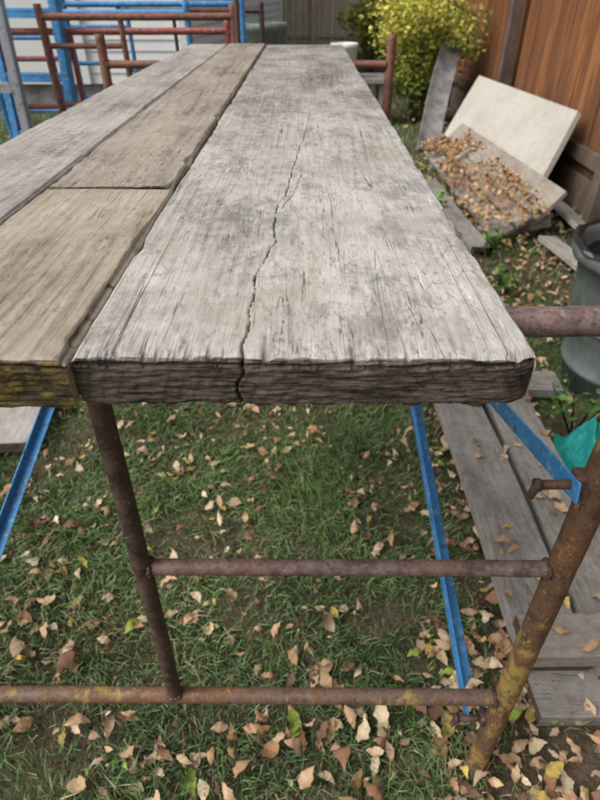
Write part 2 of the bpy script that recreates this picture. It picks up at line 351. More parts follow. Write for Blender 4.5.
# ------------------------------------------------------------ SCAFFOLD FRAMES
XL,XR=-.755,.325
def frame(name,Y,mats,top=.948,legtop=1.055,foot=0.0,midx=-.203):
    e=empty(name); ml,mt,mp,mr1,mr2=mats
    pipe('leg_a',(XR,Y,foot+.0),(XR,Y,legtop),.0175,ml,e); pipe('leg_b',(XL,Y,foot),(XL,Y,legtop),.0175,ml,e)
    pipe('top_bar',(XL,Y,top),(XR,Y,top),.0138,mt,e)
    pipe('inner_post',(midx,Y,top),(midx,Y,.268),.0115,mp,e)
    pipe('rung',(midx,Y,.597),(XR,Y,.597),.0105,mr1,e)
    pipe('bottom_bar',(XL,Y,.268),(XR,Y,.268),.0125,mr2,e)
    bm=bmesh.new()
    for (x,z,r) in [(XR-.0175,.597,.0115),(XR-.0175,.268,.0135),(XR-.0175,top,.0145),(midx+.0115,.597,.0115),(XL+.0175,.268,.0135),(XL+.0175,top,.0145)]:
        weld(bm,(x,Y,z),(1,0,0),r)
    for z in (.281,top-.0138): weld(bm,(midx,Y,z),(0,0,1),.012)
    from_bm('welds',bm,r_dark,e,True)
    for x,sg in ((XR,-1),(XL,1)):
        for z in (.742,.19):
            bm=bmesh.new()
            add_cyl(bm,(x+sg*.012,Y+.004,z),(x+sg*.062,Y+.004,z-.002),.0058,segs=12)
            add_cyl(bm,(x+sg*.060,Y+.004,z-.002),(x+sg*.066,Y+.004,z-.002),.0078,segs=12)
            box(bm,(x+sg*.066,Y+.002,z-.009),(.006,.010,.020),(0,.2,0))
            box(bm,(x+sg*.018,Y+.004,z+.004),(.014,.022,.024))
            from_bm('lock_stud',bm,r_dark,e,True)
    bm=bmesh.new()
    for x in (XL,XR):
        add_cyl(bm,(x,Y,foot-.03),(x,Y,foot+.035),.0200,segs=24)
    from_bm('foot_sockets',bm,r_dark,e,True)
    return e
frame('scaffold_frame',.45,(r_yel,r_pink,r_dark,r_pink,r_yel2))
frame('scaffold_frame',2.47,(r_red,r_red,r_dark,r_red,r_red),legtop=1.045)

def lbar(name,p0,p1,w,mat,parent,tw=0):
    """angle-iron brace with flattened ends"""
    p0=Vector(p0);p1=Vector(p1);d=(p1-p0);L=d.length;d.normalize()
    side=d.cross(Vector((0,0,1))).normalized(); up=side.cross(d).normalized()
    R=Matrix.Rotation(tw,3,d); side=R@side; up=R@up
    t=.003; prof=[(0,0),(0,w),(t,w),(t,t),(w,t),(w,0)]
    bm=bmesh.new(); rings=[]
    for s,k in ((0,.08),(.045,.08),(.075,1),(L*.3,1),(L*.6,1),(L-.075,1),(L-.045,.08),(L,.08)):
        rings.append([bm.verts.new(p0+d*s+up*(b-w/2)+side*(a*k if a>t else a)) for a,b in prof])
    for a,b in zip(rings,rings[1:]):
        for i in range(6): bm.faces.new((a[i],a[(i+1)%6],b[(i+1)%6],b[i]))
    bm.faces.new(rings[0][::-1]); bm.faces.new(rings[-1])
    bmesh.ops.recalc_face_normals(bm,faces=bm.faces)
    bmesh.ops.bevel(bm,geom=bm.edges,offset=.0005,segments=1,affect='EDGES')
    return from_bm(name,bm,mat,parent)
e=empty('cross_brace')
lbar('bar_a',(.298,.435,.745),(.292,2.47,.185),.026,blue,e)
lbar('bar_b',(.281,.452,.178),(.235,2.47,.742),.026,blue,e)
bm=bmesh.new(); add_cyl(bm,(.25,1.44,.46),(.30,1.44,.46),.006,segs=12); from_bm('pivot_rivet',bm,r_dark,e,True)
e=empty('cross_brace')
lbar('bar_a',(-.695,.45,.085),(-.70,2.47,.60),.026,blue,e)
lbar('bar_b',(-.722,.45,.742),(-.722,2.47,.19),.026,blue,e)
bm=bmesh.new(); add_cyl(bm,(-.73,1.6,.41),(-.69,1.6,.41),.006,segs=12); from_bm('pivot_rivet',bm,r_dark,e,True)
# ------------------------------------------------------------ GROUND
g=M('ground_soil',.95,0,.1)
a=g.noise((7,7,7),detail=5,rough=.7); b=g.noise((90,90,90),detail=3,rough=.7); c0=g.noise((.6,.6,.6),detail=3)
cc=g.mix(g.ss(a,.35,.65),(.07,.056,.038),(.15,.115,.08)); cc=g.mix(g.math('MULTIPLY',g.ss(b,.45,.65),.5),cc,(.19,.15,.10))
cc=g.mix(g.math('MULTIPLY',g.ss(c0,.4,.6),.6),cc,(.07,.10,.04))
g.col(cc); g.bump(g.math('ADD',a,b),.02,.8)
N=220; gx=np.concatenate([-np.geomspace(60,2,30),np.linspace(-1.95,1.95,N),np.geomspace(2,60,30)])
gy=np.concatenate([-np.geomspace(60,.3,25),np.linspace(-.25,3,200),np.geomspace(3.05,80,45)])
A,B=np.meshgrid(gx,gy,indexing='ij')
def gh(x,y): return (fbm(x*3,y*3,40,3)-.5)*.035+(fbm(x*25,y*25,44,3)-.5)*.010
hz=gh(A,B)*np.clip(1.5-np.hypot(A,B)/12,0,1)-.008
V=np.stack([A.ravel(),B.ravel(),hz.ravel()],1); n,mm=len(gx),len(gy)
i,j=np.meshgrid(np.arange(n-1),np.arange(mm-1),indexing='ij'); i=i.ravel();j=j.ravel()
mesh_np('ground',V,np.stack([i*mm+j,(i+1)*mm+j,(i+1)*mm+j+1,i*mm+j+1],1),None,g.m)

# ------------------------------------------------------------ GRASS
gm=M('grass_blades',.5,0,.4); gm.col(gm.attr('col','Color'))
def sm(v,a,b):
    t=np.clip((v-a)/(b-a),0,1); return t*t*(3-2*t)
def dens(x,y):
    d=.30+.70*sm(fbm(x*4,y*4,50,4),.36,.54)
    d*=1-.93*sm(x,.40,.46)*(1-sm(y,1.5,1.7))*(1-sm(x,.78,.9)*.3)
    d*=1-.8*sm(x,.25,.42)*(1-sm(y,.42,.60))
    d*=1-.55*sm(x,.9,1.2)
    d*=1-.9*sm(x,1.45,1.7)
    return d
def blades(n,x0,x1,y0,y1,hm,wm,seed):
    r=np.random.default_rng(seed)
    x=r.uniform(x0,x1,n); y=r.uniform(y0,y1,n); k=r.random(n)<dens(x,y); x=x[k];y=y[k];n=len(x)
    clump=fbm(x*14,y*14,61,3)
    h=hm*(.45+.9*r.random(n))*(.5+1.0*clump); w=wm*(.6+.7*r.random(n))
    az=r.uniform(0,2*np.pi,n); flow=fbm(x*2.5,y*2.5,70,2)*8
    la=flow+r.normal(0,1.0,n); lean=np.clip(r.normal(.80,.4,n),.05,1.6)
    bx=np.cos(az)*w/2; by=np.sin(az)*w/2
    z0=gh(x,y)-.012
    dx=np.cos(la);dy=np.sin(la)
    m1=np.stack([x+dx*h*.28*lean,y+dy*h*.28*lean,z0+h*(.62-.12*lean)],1)
    tp=np.stack([x+dx*h*(.9*lean),y+dy*h*(.9*lean),z0+h*np.clip(1.05-.45*lean*lean,.15,1)],1)
    W=np.stack([bx,by,bx*0],1); P0=np.stack([x,y,z0],1)
    V=np.stack([P0-W,P0+W,m1+W*.85,m1-W*.85,tp],1).reshape(-1,3)
    i=np.arange(n)*5; Q=np.stack([i,i+1,i+2,i+3],1); T=np.stack([i+3,i+2,i+4],1)
    t=np.clip(fbm(x*6,y*6,80,3)*1.0+r.normal(0,.22,n),0,1)[:,None]
    c=np.array([.072,.150,.048])*(1-t)+np.array([.215,.335,.115])*t
    dry=(r.random(n)<.09+.15*sm(fbm(x*3,y*3,85,3),.45,.65))[:,None]; c=np.where(dry,np.array([.46,.39,.24])*(.6+.5*r.random(n))[:,None],c)
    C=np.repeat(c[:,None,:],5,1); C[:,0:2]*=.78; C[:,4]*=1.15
    return V,Q,T,C.reshape(-1,3)
def cat(parts):
    Vs=[];Qs=[];Ts=[];Cs=[];o_=0
    for V,Q,T,C in parts: Vs.append(V);Qs.append(Q+o_);Ts.append(T+o_);Cs.append(C);o_+=len(V)
    return np.concatenate(Vs),np.concatenate(Qs),np.concatenate(Ts),np.concatenate(Cs)
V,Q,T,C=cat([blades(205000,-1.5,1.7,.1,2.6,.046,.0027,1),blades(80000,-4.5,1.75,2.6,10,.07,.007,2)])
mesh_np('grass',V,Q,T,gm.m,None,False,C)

# ------------------------------------------------------------ LEAVES
lm=M('dry_leaf',.7,0,.25)
cl=lm.attr('col','Color'); nn=lm.noise((160,160,160),detail=3,rough=.7)
cl=lm.mix(lm.math('MULTIPLY',lm.ss(nn,.5,.7),.45),cl,(.17,.09,.05)); lm.col(cl); lm.bump(nn,.001,.5)
NL=11; wprof=np.array([.04,.40,.72,.92,1,.98,.88,.70,.47,.22,.01])
def leaves(n,pos,r,smin=.022,smax=.054,flat=.36,greenf=.025):
    V=np.zeros((n,NL*3+2,3)); C=np.zeros((n,NL*3+2,3))
    L=smin+(smax-smin)*r.random(n)**1.2; Wd=L*r.uniform(.38,.64,n); fold=r.uniform(.05,.75,n); curl=r.normal(0,1.8,n); tw=r.normal(0,.8,n); bend=r.normal(0,.4,n)
    pal=np.array([[.52,.35,.21],[.60,.45,.29],[.38,.21,.11],[.46,.28,.155],[.64,.51,.34],[.20,.11,.07],[.62,.46,.12],[.56,.38,.23]])
    ci=r.choice(len(pal),n,p=[.19,.16,.15,.15,.12,.09,.05,.09]); base=pal[ci]*r.uniform(.62,1.08,(n,1))
    gr=r.random(n)<greenf; base[gr]=np.array([.26,.34,.06])
    loc=np.zeros((n,NL*3+2,3))
    for k in range(NL):
        s=k/(NL-1); y=(s-.5)
        zc=curl*(y*y)*.55*L
        xb=bend*L*(y*y)
        for q,sg in enumerate((-1,0,1)):
            ww=Wd*.5*wprof[k]*(1+.10*np.sin(k*2.3+L*900+sg))*sg
            loc[:,k*3+q,0]=ww*np.cos(fold)+xb
            loc[:,k*3+q,1]=y*L
            loc[:,k*3+q,2]=zc+np.abs(ww)*np.sin(fold)+ww*tw*y*1.4+.06*L*np.sin(k*1.7+L*700+sg*2)*abs(sg)
            C[:,k*3+q]=base*(1.0 if sg else 1.12)
    loc[:,NL*3,1]=-.5*L-.014; loc[:,NL*3,2]=curl*.25*.55*L+.004; loc[:,NL*3+1,1]=-.5*L-.014; loc[:,NL*3+1,0]=.0013;loc[:,NL*3+1,2]=loc[:,NL*3,2]
    C[:,NL*3:]=base[:,None]*.7
    yaw=r.uniform(0,2*np.pi,n); ax=r.normal(0,flat,n); ay=r.normal(0,flat,n); flip=r.random(n)<.45
    ax=ax+np.where(flip,np.pi,0)
    cx,sx=np.cos(ax)[:,None],np.sin(ax)[:,None]; x,y,z=loc[...,0],loc[...,1],loc[...,2]
    y,z=y*cx-z*sx,y*sx+z*cx
    cy,sy=np.cos(ay)[:,None],np.sin(ay)[:,None]; x,z=x*cy+z*sy,-x*sy+z*cy
    cz,sz=np.cos(yaw)[:,None],np.sin(yaw)[:,None]; x,y=x*cz-y*sz,x*sz+y*cz
    z=z-z.min(1,keepdims=True)
    V[...,0]=x+pos[:,0:1];V[...,1]=y+pos[:,1:2];V[...,2]=z+pos[:,2:3]
    f=[]
    for k in range(NL-1):
        for q in (0,1): f.append((k*3+q,k*3+q+1,(k+1)*3+q+1,(k+1)*3+q))
    f=np.array(f); m_=NL*3+2
    Q=(f[None]+(np.arange(n)*m_)[:,None,None]).reshape(-1,4)
    T=(np.array([[1,NL*3,NL*3+1]])[None]+(np.arange(n)*m_)[:,None,None]).reshape(-1,3)
    return V.reshape(-1,3),Q,T,C.reshape(-1,3)
def scatter(n,x0,x1,y0,y1,z,seed,thr=0,nz=.05,**k):
    r=np.random.default_rng(seed); x=r.uniform(x0,x1,n);y=r.uniform(y0,y1,n)
    keep=fbm(x*5,y*5,90,4)>thr+r.normal(0,nz,n); x=x[keep];y=y[keep]
    zz=gh(x,y)+z+r.uniform(-.008,.010,len(x))
    return leaves(len(x),np.stack([x,y,zz],1),r,**k)
lp=[scatter(1250,-1.3,.5,.35,2.6,.010,11,.46),scatter(850,-1.0,.5,.4,2.6,.006,12,.42,smin=.012,smax=.030),
    scatter(560,.26,1.0,.30,.75,.004,13,.2,greenf=.05),scatter(560,.42,1.1,.6,2.4,.006,14,.3),
    scatter(1500,.8,1.7,2.0,5.0,.012,15,.3),scatter(900,-4,1.7,2.6,9,.03,16,.4,smin=.05,smax=.09),
    scatter(180,-.9,.2,.35,.75,.012,17,.46)]
V,Q,T,C=cat(lp); mesh_np('fallen_leaves',V,Q,T,lm.m,None,True,C)

# ------------------------------------------------------------ LUMBER on the ground, right
def board(name,p,dims,rot,mat,seed,parent=None):
    w,l,t=dims
    bm=bmesh.new()
    box(bm,(0,0,0),(w,l,t),bev=.003)
    bmesh.ops.subdivide_edges(bm,edges=[e for e in bm.edges if abs((e.verts[0].co-e.verts[1].co).normalized().y)>.9 and e.calc_length()>.1],cuts=14,use_grid_fill=True)
    for v in bm.verts:
        v.co.z+=.006*math.sin(v.co.y*2.3+seed)+.003*math.sin(v.co.y*7+seed*2); v.co.x+=.003*math.sin(v.co.y*5+seed)
    o=from_bm(name,bm,mat,parent,False,p,rot)
    a=o.data.attributes.new('endg','FLOAT','POINT'); a.data.foreach_set('value',[1.0 if abs(v.co.y)>l/2-.002 else 0.0 for v in o.data.vertices])
    return o
rd=math.radians
board('wooden_board',(.525,1.13,.050),(.145,1.02,.038),(0,0,rd(1)),w_lum,1)
board('wooden_board',(.688,1.10,.048),(.145,1.00,.038),(0,rd(2),rd(-.5)),w_lum,2)
board('wooden_board',(.60,1.68,.040),(.12,.62,.036),(0,0,rd(86)),w_lum,3)
board('wooden_board',(.74,.668,.088),(.098,.56,.040),(0,0,rd(91)),w_pal,4)
board('wooden_board',(.755,.585,.022),(.10,.58,.040),(0,0,rd(92)),w_lum,5)
board('wooden_board',(.80,.655,.045),(.06,.40,.045),(0,0,rd(90)),w_lum,6)
board('wooden_board',(-.97,1.75,.05),(.20,.9,.038),(0,0,rd(4)),w_grey,7)
def on_board(n,x0,x1,y0,y1,z,seed,**k):
    r=np.random.default_rng(seed); return leaves(n,np.stack([r.uniform(x0,x1,n),r.uniform(y0,y1,n),np.full(n,z)],1),r,**k)
V,Q,T,C=cat([on_board(34,.46,.76,.75,1.6,.071,21,flat=.15),on_board(7,.5,.9,.62,.70,.110,22,flat=.15)]); mesh_np('leaf_litter',V,Q,T,lm.m,None,True,C)

# ------------------------------------------------------------ NETTING
tm=M('teal_netting',.7,0,.3); a=tm.noise((70,70,70),detail=4); tm.col(tm.mix(a,(.0,.14,.13),(.03,.38,.34)))
tm.bump(tm.noise((500,500,500)),.001,.6)
u=np.linspace(0,1,140); A,B=np.meshgrid(u,u,indexing='ij')
X=.80+A*.36+.08*(fbm(A*4,B*4,3)-.5); Y=.80+B*.62+.10*(fbm(A*5,B*5,5)-.5)
edge=np.minimum(np.minimum(A,1-A),np.minimum(B,1-B))
Z=.01+np.clip(edge*5,0,1)*(.02+.13*np.abs(fbm(A*5,B*6,7,5)-.5)*2+.06*np.abs(vn(A*16,B*16,8)-.5)+.045*np.abs(np.sin(A*30+8*fbm(A*6,B*6,9))))
n=140; i,j=np.meshgrid(np.arange(n-1),np.arange(n-1),indexing='ij'); i=i.ravel();j=j.ravel()
mesh_np('garden_netting',np.stack([X.ravel(),Y.ravel(),Z.ravel()],1),np.stack([i*n+j,(i+1)*n+j,(i+1)*n+j+1,i*n+j+1],1),None,tm.m)

# ------------------------------------------------------------ TRASH CAN
pm=M('grey_green_plastic',.5,0,.4); a=pm.noise((12,12,12),detail=5,rough=.7)
pm.col(pm.mix(pm.ss(a,.35,.7),(.10,.12,.118),(.165,.19,.18))); pm.bump(a,.002,.3)
bk=M('black_bag',.35,0,.5); bk.col((.012,.012,.013)); bk.bump(bk.noise((35,35,35),detail=5,dist=1.5),.01,.8)
def lathe(name,prof,c,mat,parent,segs=64,wob=0):
    V=[];Q=[]
    for (r,z) in prof:
        for s in range(segs):
            a=2*math.pi*s/segs; rr=r*(1+wob*math.sin(a*2+1))
            V.append((c[0]+math.cos(a)*rr,c[1]+math.sin(a)*rr,c[2]+z))
    for i in range(len(prof)-1):
        for s in range(segs):
            s2=(s+1)%segs; Q.append((i*segs+s,i*segs+s2,(i+1)*segs+s2,(i+1)*segs+s))
    return mesh_np(name,V,Q,None,mat,parent,True)
tcn=empty('trash_can'); TC=(1.175,1.74,0)
pr=[(.0,.0),(.195,0),(.205,.01),(.212,.08),(.225,.085),(.226,.10),(.218,.105),(.235,.25),(.245,.255),(.246,.27),(.238,.275),(.262,.46),(.285,.47),(.292,.485),(.292,.515),(.286,.52),(.276,.515),(.262,.49),(.245,.30),(.20,.02),(0,.02)]
lathe('body',pr,TC,pm.m,tcn,wob=.01)
r=[(0,.44),(.08,.45),(.15,.43),(.20,.40),(.24,.42),(.262,.47),(.276,.527),(.290,.528),(.298,.515)]
o=lathe('bag_liner',r,TC,bk.m,tcn)
for v in o.data.vertices:
    a=math.atan2(v.co.y-TC[1],v.co.x-TC[0]); v.co.z+=.010*math.sin(a*9)*math.sin(a*4+1)

# ------------------------------------------------------------ plants
pl=M('leaf_green',.55,0,.3); pl.col(pl.attr('col','Color'))
def foliage(name,centers,n,size,cols,seed,parent=None,mat=pl.m):
    r=np.random.default_rng(seed); cen=np.array([c[:3] for c in centers]); rad=np.array([c[3:6] for c in centers]); vol=rad.prod(1)
    k=r.choice(len(cen),n,p=vol/vol.sum()); d=r.normal(0,1,(n,3)); d/=np.linalg.norm(d,axis=1)[:,None]; rr=r.random(n)[:,None]**.45
    P=cen[k]+d*rr*rad[k]*(1+.25*r.normal(0,1,(n,1)))
    P[:,2]=np.maximum(P[:,2],.02)
    L=size*r.uniform(.6,1.3,n)[:,None]; a=r.normal(0,1,(n,3)); a[:,2]*=.5; a/=np.linalg.norm(a,axis=1)[:,None]
    b=np.cross(a,r.normal(0,1,(n,3))); b/=np.linalg.norm(b,axis=1)[:,None]; nn_=np.cross(a,b)
    V=np.stack([P-a*L*.5,P+b*L*.24+nn_*L*.06,P+a*L*.5,P-b*L*.24+nn_*L*.06],1).reshape(-1,3)
    i=np.arange(n)*4; T=np.concatenate([np.stack([i,i+1,i+2],1),np.stack([i,i+2,i+3],1)])
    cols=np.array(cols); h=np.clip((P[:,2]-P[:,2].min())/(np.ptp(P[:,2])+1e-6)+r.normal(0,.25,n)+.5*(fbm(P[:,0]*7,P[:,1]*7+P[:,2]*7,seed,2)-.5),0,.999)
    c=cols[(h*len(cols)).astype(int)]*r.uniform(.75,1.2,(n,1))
    return mesh_np(name,V,None,T,mat,parent,False,np.repeat(c,4,0))
bark=M('bark',.9); bark.col(bark.mix(bark.noise((40,40,8)),(.07,.05,.035),(.18,.14,.10)))
def bush(name,c,h,w,n,size,cols,seed,nst=14):
    e=empty(name); r=random.Random(seed); bm=bmesh.new(); cs=[]
    for k in range(nst):
        a=r.uniform(0,6.28); q=r.uniform(.2,1)*w; tip=(c[0]+math.cos(a)*q,c[1]+math.sin(a)*q,h*r.uniform(.35,1)); mid=(c[0]+math.cos(a)*q*.4,c[1]+math.sin(a)*q*.4,tip[2]*.55)
        add_cyl(bm,(c[0]+math.cos(a)*.05,c[1]+math.sin(a)*.05,-.02),mid,.012,.008,8); add_cyl(bm,mid,tip,.008,.003,6)
        s=r.uniform(.10,.20)*h; cs.append((tip[0],tip[1],tip[2]-.03,s,s,s*.85)); cs.append((mid[0],mid[1],mid[2],s*.8,s*.8,s))
    from_bm('stems',bm,bark.m,e,True); foliage('leaves',cs,n,size,cols,seed,e)
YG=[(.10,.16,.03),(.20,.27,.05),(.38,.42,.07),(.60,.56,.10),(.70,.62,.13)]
bush('yellow_leaved_shrub',(1.20,6.7),1.25,.45,10000,.05,YG,3,26)
bush('green_shrub',(1.50,8.6),1.5,.6,5000,.07,YG,5,16)
bush('yellow_leaved_shrub',(1.05,10.5),1.5,.5,5000,.07,YG,6,14)
def weed(name,c,h,n,seed,size=.045):
    e=empty(name); r=random.Random(seed); bm=bmesh.new(); cs=[]
    for k in range(6):
        a=r.uniform(0,6.28); tip=(c[0]+math.cos(a)*h*.35,c[1]+math.sin(a)*h*.35,h*r.uniform(.5,1)); add_cyl(bm,(c[0],c[1],0),tip,.003,.0015,6)
        for t in (.5,.75,1): cs.append((c[0]+(tip[0]-c[0])*t,c[1]+(tip[1]-c[1])*t,tip[2]*t,.035,.035,.03))
    from_bm('stalks',bm,pl.m,e,True); foliage('leaves',cs,n,size,[(.06,.14,.03),(.11,.22,.05),(.18,.30,.08)],seed,e)
weed('weed',(.875,1.42),.30,50,4,.04)
weed('weed',(1.0,2.95),.16,90,5,.035); weed('weed',(.95,2.45),.14,70,6,.035); weed('weed',(.82,3.6),.18,110,7,.04)

# ------------------------------------------------------------ FENCE (right)
fm=M('cedar_fence_boards',.85,0,.2)
rv=fm.attr('bid'); cmbv=fm.comb(fm.math('MULTIPLY',rv,7),fm.math('MULTIPLY',rv,13),fm.math('MULTIPLY',rv,3))
av=fm.nt.nodes.new('ShaderNodeVectorMath'); fm.nt.links.new(fm.tc.outputs['Object'],av.inputs[0]); fm.nt.links.new(cmbv,av.inputs[1])
g1=fm.noise((60,60,2.2),detail=5,rough=.65,vec=av.outputs[0]); g2=fm.noise((240,240,9),detail=3,vec=av.outputs[0]); g3=fm.noise((5,5,1.5),detail=4,vec=av.outputs[0])
v=fm.math('ADD',fm.math('MULTIPLY',g1,.5),fm.math('ADD',fm.math('MULTIPLY',g2,.2),fm.math('MULTIPLY',g3,.3)))
cc=fm.ramp(v,[(.34,(.04,.019,.011)),(.45,(.16,.066,.028)),(.55,(.32,.135,.052)),(.68,(.43,.22,.10))])
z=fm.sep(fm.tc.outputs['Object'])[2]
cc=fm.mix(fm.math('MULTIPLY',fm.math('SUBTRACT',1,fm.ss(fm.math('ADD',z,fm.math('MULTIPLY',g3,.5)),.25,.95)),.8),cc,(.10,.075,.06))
cc=fm.mix(fm.lin(rv,0,1,0,.7),cc,(.12,.055,.03)); fm.col(cc); fm.bump(v,.006,.7)
def fence(name,x,ys,ye,axis='Y',h=1.75,mat=None,postmat=None,bw=.14,post_sp=2.2,post0=3.35,side=-1):
    bm=bmesh.new(); lay=bm.verts.layers.float.new('bid'); r=random.Random(5); p=ys
    def mk(a,b): return (b,a) if axis=='Y' else (a,b)
    while p<ye:
        o=r.uniform(-.006,.006); hh=h+r.uniform(-.012,.012); n0=len(bm.verts)
        cx_,cy_=mk(p+bw/2,x+.012+o); gap=r.uniform(.004,.012); d=mk(bw-gap,.018)
        box(bm,(cx_,cy_,.06+hh/2),(d[0],d[1],hh),(0,r.uniform(-.004,.004) if axis=='X' else 0,0),.002)
        bm.verts.ensure_lookup_table(); k=r.random()
        for v_ in bm.verts[n0:]: v_[lay]=k
        p+=bw
    e=empty(name); from_bm('boards',bm,mat or fm.m,e)
    bm=bmesh.new()
    for zz in (.32,1.5):
        c=mk((ys+ye)/2,x+side*.022); d=mk(ye-ys,.038); box(bm,(c[0],c[1],zz),(d[0],d[1],.088))
    c=mk((ys+ye)/2,x+side*.0085); d=mk(ye-ys,.022); box(bm,(c[0],c[1],.10),(d[0],d[1],.20))
    from_bm('rails_and_kickboard',bm,postmat or w_post,e)
    bm=bmesh.new(); q=post0
    while q<ye:
        c=mk(q,x+side*.087); box(bm,(c[0],c[1],h/2+.02),(.09,.09,h+.1),(0,0,0),.004); q+=post_sp
    q=post0-post_sp
    while q>ys:
        c=mk(q,x+side*.087); box(bm,(c[0],c[1],h/2+.02),(.09,.09,h+.1),(0,0,0),.004); q-=post_sp
    from_bm('posts',bm,postmat or w_post,e)
    return e
w_post=wood('fence_post_wood',[(.15,(.05,.035,.028)),(.4,(.105,.078,.062)),(.6,(.17,.125,.098)),(.85,(.26,.20,.16))],axis='Z',seed=9)
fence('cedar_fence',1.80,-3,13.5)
tanf=wood('tan_fence_wood',[(.15,(.40,.30,.20)),(.4,(.52,.42,.30)),(.6,(.62,.53,.42)),(.85,(.72,.64,.54))],axis='Z',seed=11)
fence('tan_fence',14.5,-1.5,1.75,axis='X',mat=tanf,postmat=tanf,h=1.9,post0=.2,post_sp=1.5)

# ------------------------------------------------------------ PANELS leaning by the fence
wp=M('off_white_panel',.75,0,.2); a=wp.noise((3,3,3),detail=5,rough=.7); b=wp.noise((30,30,30),detail=4,rough=.7)
c=wp.mix(wp.ss(a,.4,.7),(.50,.47,.415),(.42,.39,.34)); c=wp.mix(wp.math('MULTIPLY',wp.ss(b,.54,.66),.45),c,(.27,.24,.20)); wp.col(c); wp.bump(b,.002,.3)
def slab(name,quad,t,mat,parent=None,nu=24,nv=12,warp=.0,curve=0.0):
    q=[Vector(p) for p in quad]; nrm=(q[1]-q[0]).cross(q[3]-q[0]).normalized()
    V=[];Q=[]
    for s in (0,1):
        for i in range(nu+1):
            for j in range(nv+1):
                a,b=i/nu,j/nv; p=(q[0]*(1-a)+q[1]*a)*(1-b)+(q[3]*(1-a)+q[2]*a)*b
                p=p-nrm*t*s+nrm*(warp*math.sin(a*5+1)*math.sin(b*3)+curve*(4*(a-.5)**2))
                V.append(tuple(p))
    m_=(nu+1)*(nv+1)
    f=lambda s,i,j:s*m_+i*(nv+1)+j
    for i in range(nu):
        for j in range(nv):
            Q.append((f(0,i,j),f(0,i+1,j),f(0,i+1,j+1),f(0,i,j+1))); Q.append((f(1,i,j),f(1,i,j+1),f(1,i+1,j+1),f(1,i+1,j)))
    for i in range(nu):
        Q.append((f(0,i,0),f(1,i,0),f(1,i+1,0),f(0,i+1,0))); Q.append((f(0,i,nv),f(0,i+1,nv),f(1,i+1,nv),f(1,i,nv)))
    for j in range(nv):
        Q.append((f(0,0,j),f(0,0,j+1),f(1,0,j+1),f(1,0,j))); Q.append((f(0,nu,j),f(1,nu,j),f(1,nu,j+1),f(0,nu,j+1)))
    return mesh_np(name,V,Q,None,mat,parent,False)
slab('insulation_panel',[(1.40,3.58,.10),(1.27,5.55,.10),(1.66,6.15,.50),(1.70,3.90,.56)],-.035,wp.m,warp=.008)
e=empty('wooden_pallet')
slab('deck_board',[(1.04,3.05,.07),(1.00,4.95,.07),(1.12,4.97,.10),(1.17,3.10,.10)],-.02,w_lum,e,30,3,.004)
slab('deck_board',[(1.19,3.12,.105),(1.14,5.0,.105),(1.24,5.02,.13),(1.29,3.20,.13)],-.02,w_pal,e,30,3,.004)
slab('deck_board',[(1.30,3.15,.135),(1.22,5.2,.14),(1.34,5.25,.25),(1.47,3.25,.26)],-.022,w_pal,e,30,3,.004)
for y in (3.25,4.0,4.8):
    bm=bmesh.new(); box(bm,(1.22,y,.06),(.40,.07,.08),(0,-.25,0),.003); from_bm('stringer',bm,w_lum,e)
r=np.random.default_rng(31); n=1000; xx=r.uniform(.98,1.35,n); yy=3.0+2.2*r.random(n)**.9; zz=.075+np.clip(xx-1.02,0,1)*.27+.02+r.uniform(0,.045,n)
k_=fbm(xx*4,yy*3,8,3)>.40; V,Q,T,C=leaves(int(k_.sum()),np.stack([xx,yy,zz],1)[k_],r,flat=.35,smin=.03,smax=.06)
mesh_np('leaf_pile',V,Q,T,lm.m,None,True,C*np.array([.98,.88,.76]))
gc=M('grey_felt',.9); a=gc.noise((8,8,8),detail=5); gc.col(gc.mix(gc.ss(a,.35,.65),(.18,.175,.18),(.31,.30,.30))); gc.bump(gc.noise((150,150,150)),.003,.6)
# bowed grey sheet standing on its short edge, leaning back on the fence
o=slab('bowed_grey_sheet',[(1.00,5.36,.0),(1.22,5.50,.0),(1.64,6.80,.80),(1.40,6.66,.82)],.02,gc.m,None,12,24,.0,.018)
for v in o.data.vertices: v.co.z+=.03*math.sin(v.co.z*3.9); v.co.x-=.02*math.sin(v.co.z*3.9)
board('wooden_board',(1.60,3.0,.06),(.14,1.5,.03),(0,rd(20),rd(-2)),w_lum,8)
board('wooden_board',(1.42,2.55,.05),(.10,1.1,.03),(0,rd(5),rd(6)),w_grey,9)
board('wooden_board',(.93,3.6,.04),(.12,1.3,.03),(0,rd(4),rd(3)),w_lum,12)

# ------------------------------------------------------------ CLUTTER far left : stored frames & ladders
def stored_frame(name,c,w,h,mat,lean=0.1,yaw=0,rungs=4,base=0.0,r_=.018):
    e=empty(name,(c[0],c[1],base)); e.rotation_euler=(lean,0,yaw)
    pipe('leg_a',(-w/2,0,0),(-w/2,0,h),r_,mat,e,16); pipe('leg_b',(w/2,0,0),(w/2,0,h),r_,mat,e,16)
    pipe('top_bar',(-w/2,0,h-.05),(w/2,0,h-.05),r_*.9,mat,e,16)
    pipe('inner_post',(-w/2+.38,0,.1),(-w/2+.38,0,h-.05),r_*.75,mat,e,12)
    for k in range(rungs):
        z=.18+k*(h-.35)/max(1,rungs-1); pipe('rung',(-w/2,0,z),(-w/2+.38,0,z),r_*.7,mat,e,12)
    pipe('low_bar',(-w/2+.38,0,.25),(w/2,0,.25),r_*.8,mat,e,12)
    return e
stored_frame('stored_scaffold_frame',(-.80,3.30),.92,1.12,r_red,.05,.02,4)
stored_frame('stored_scaffold_frame',(-1.0,3.55),1.2,1.05,redp,.08,.05,4)
stored_frame('stored_scaffold_frame',(-1.25,3.9),1.2,1.12,blue,.08,-.03,5)
stored_frame('stored_scaffold_frame',(-.95,4.4),1.1,1.15,blue,.10,.08,5)
stored_frame('stored_scaffold_frame',(-.8,4.9),1.0,1.1,r_dark,.10,0,4)
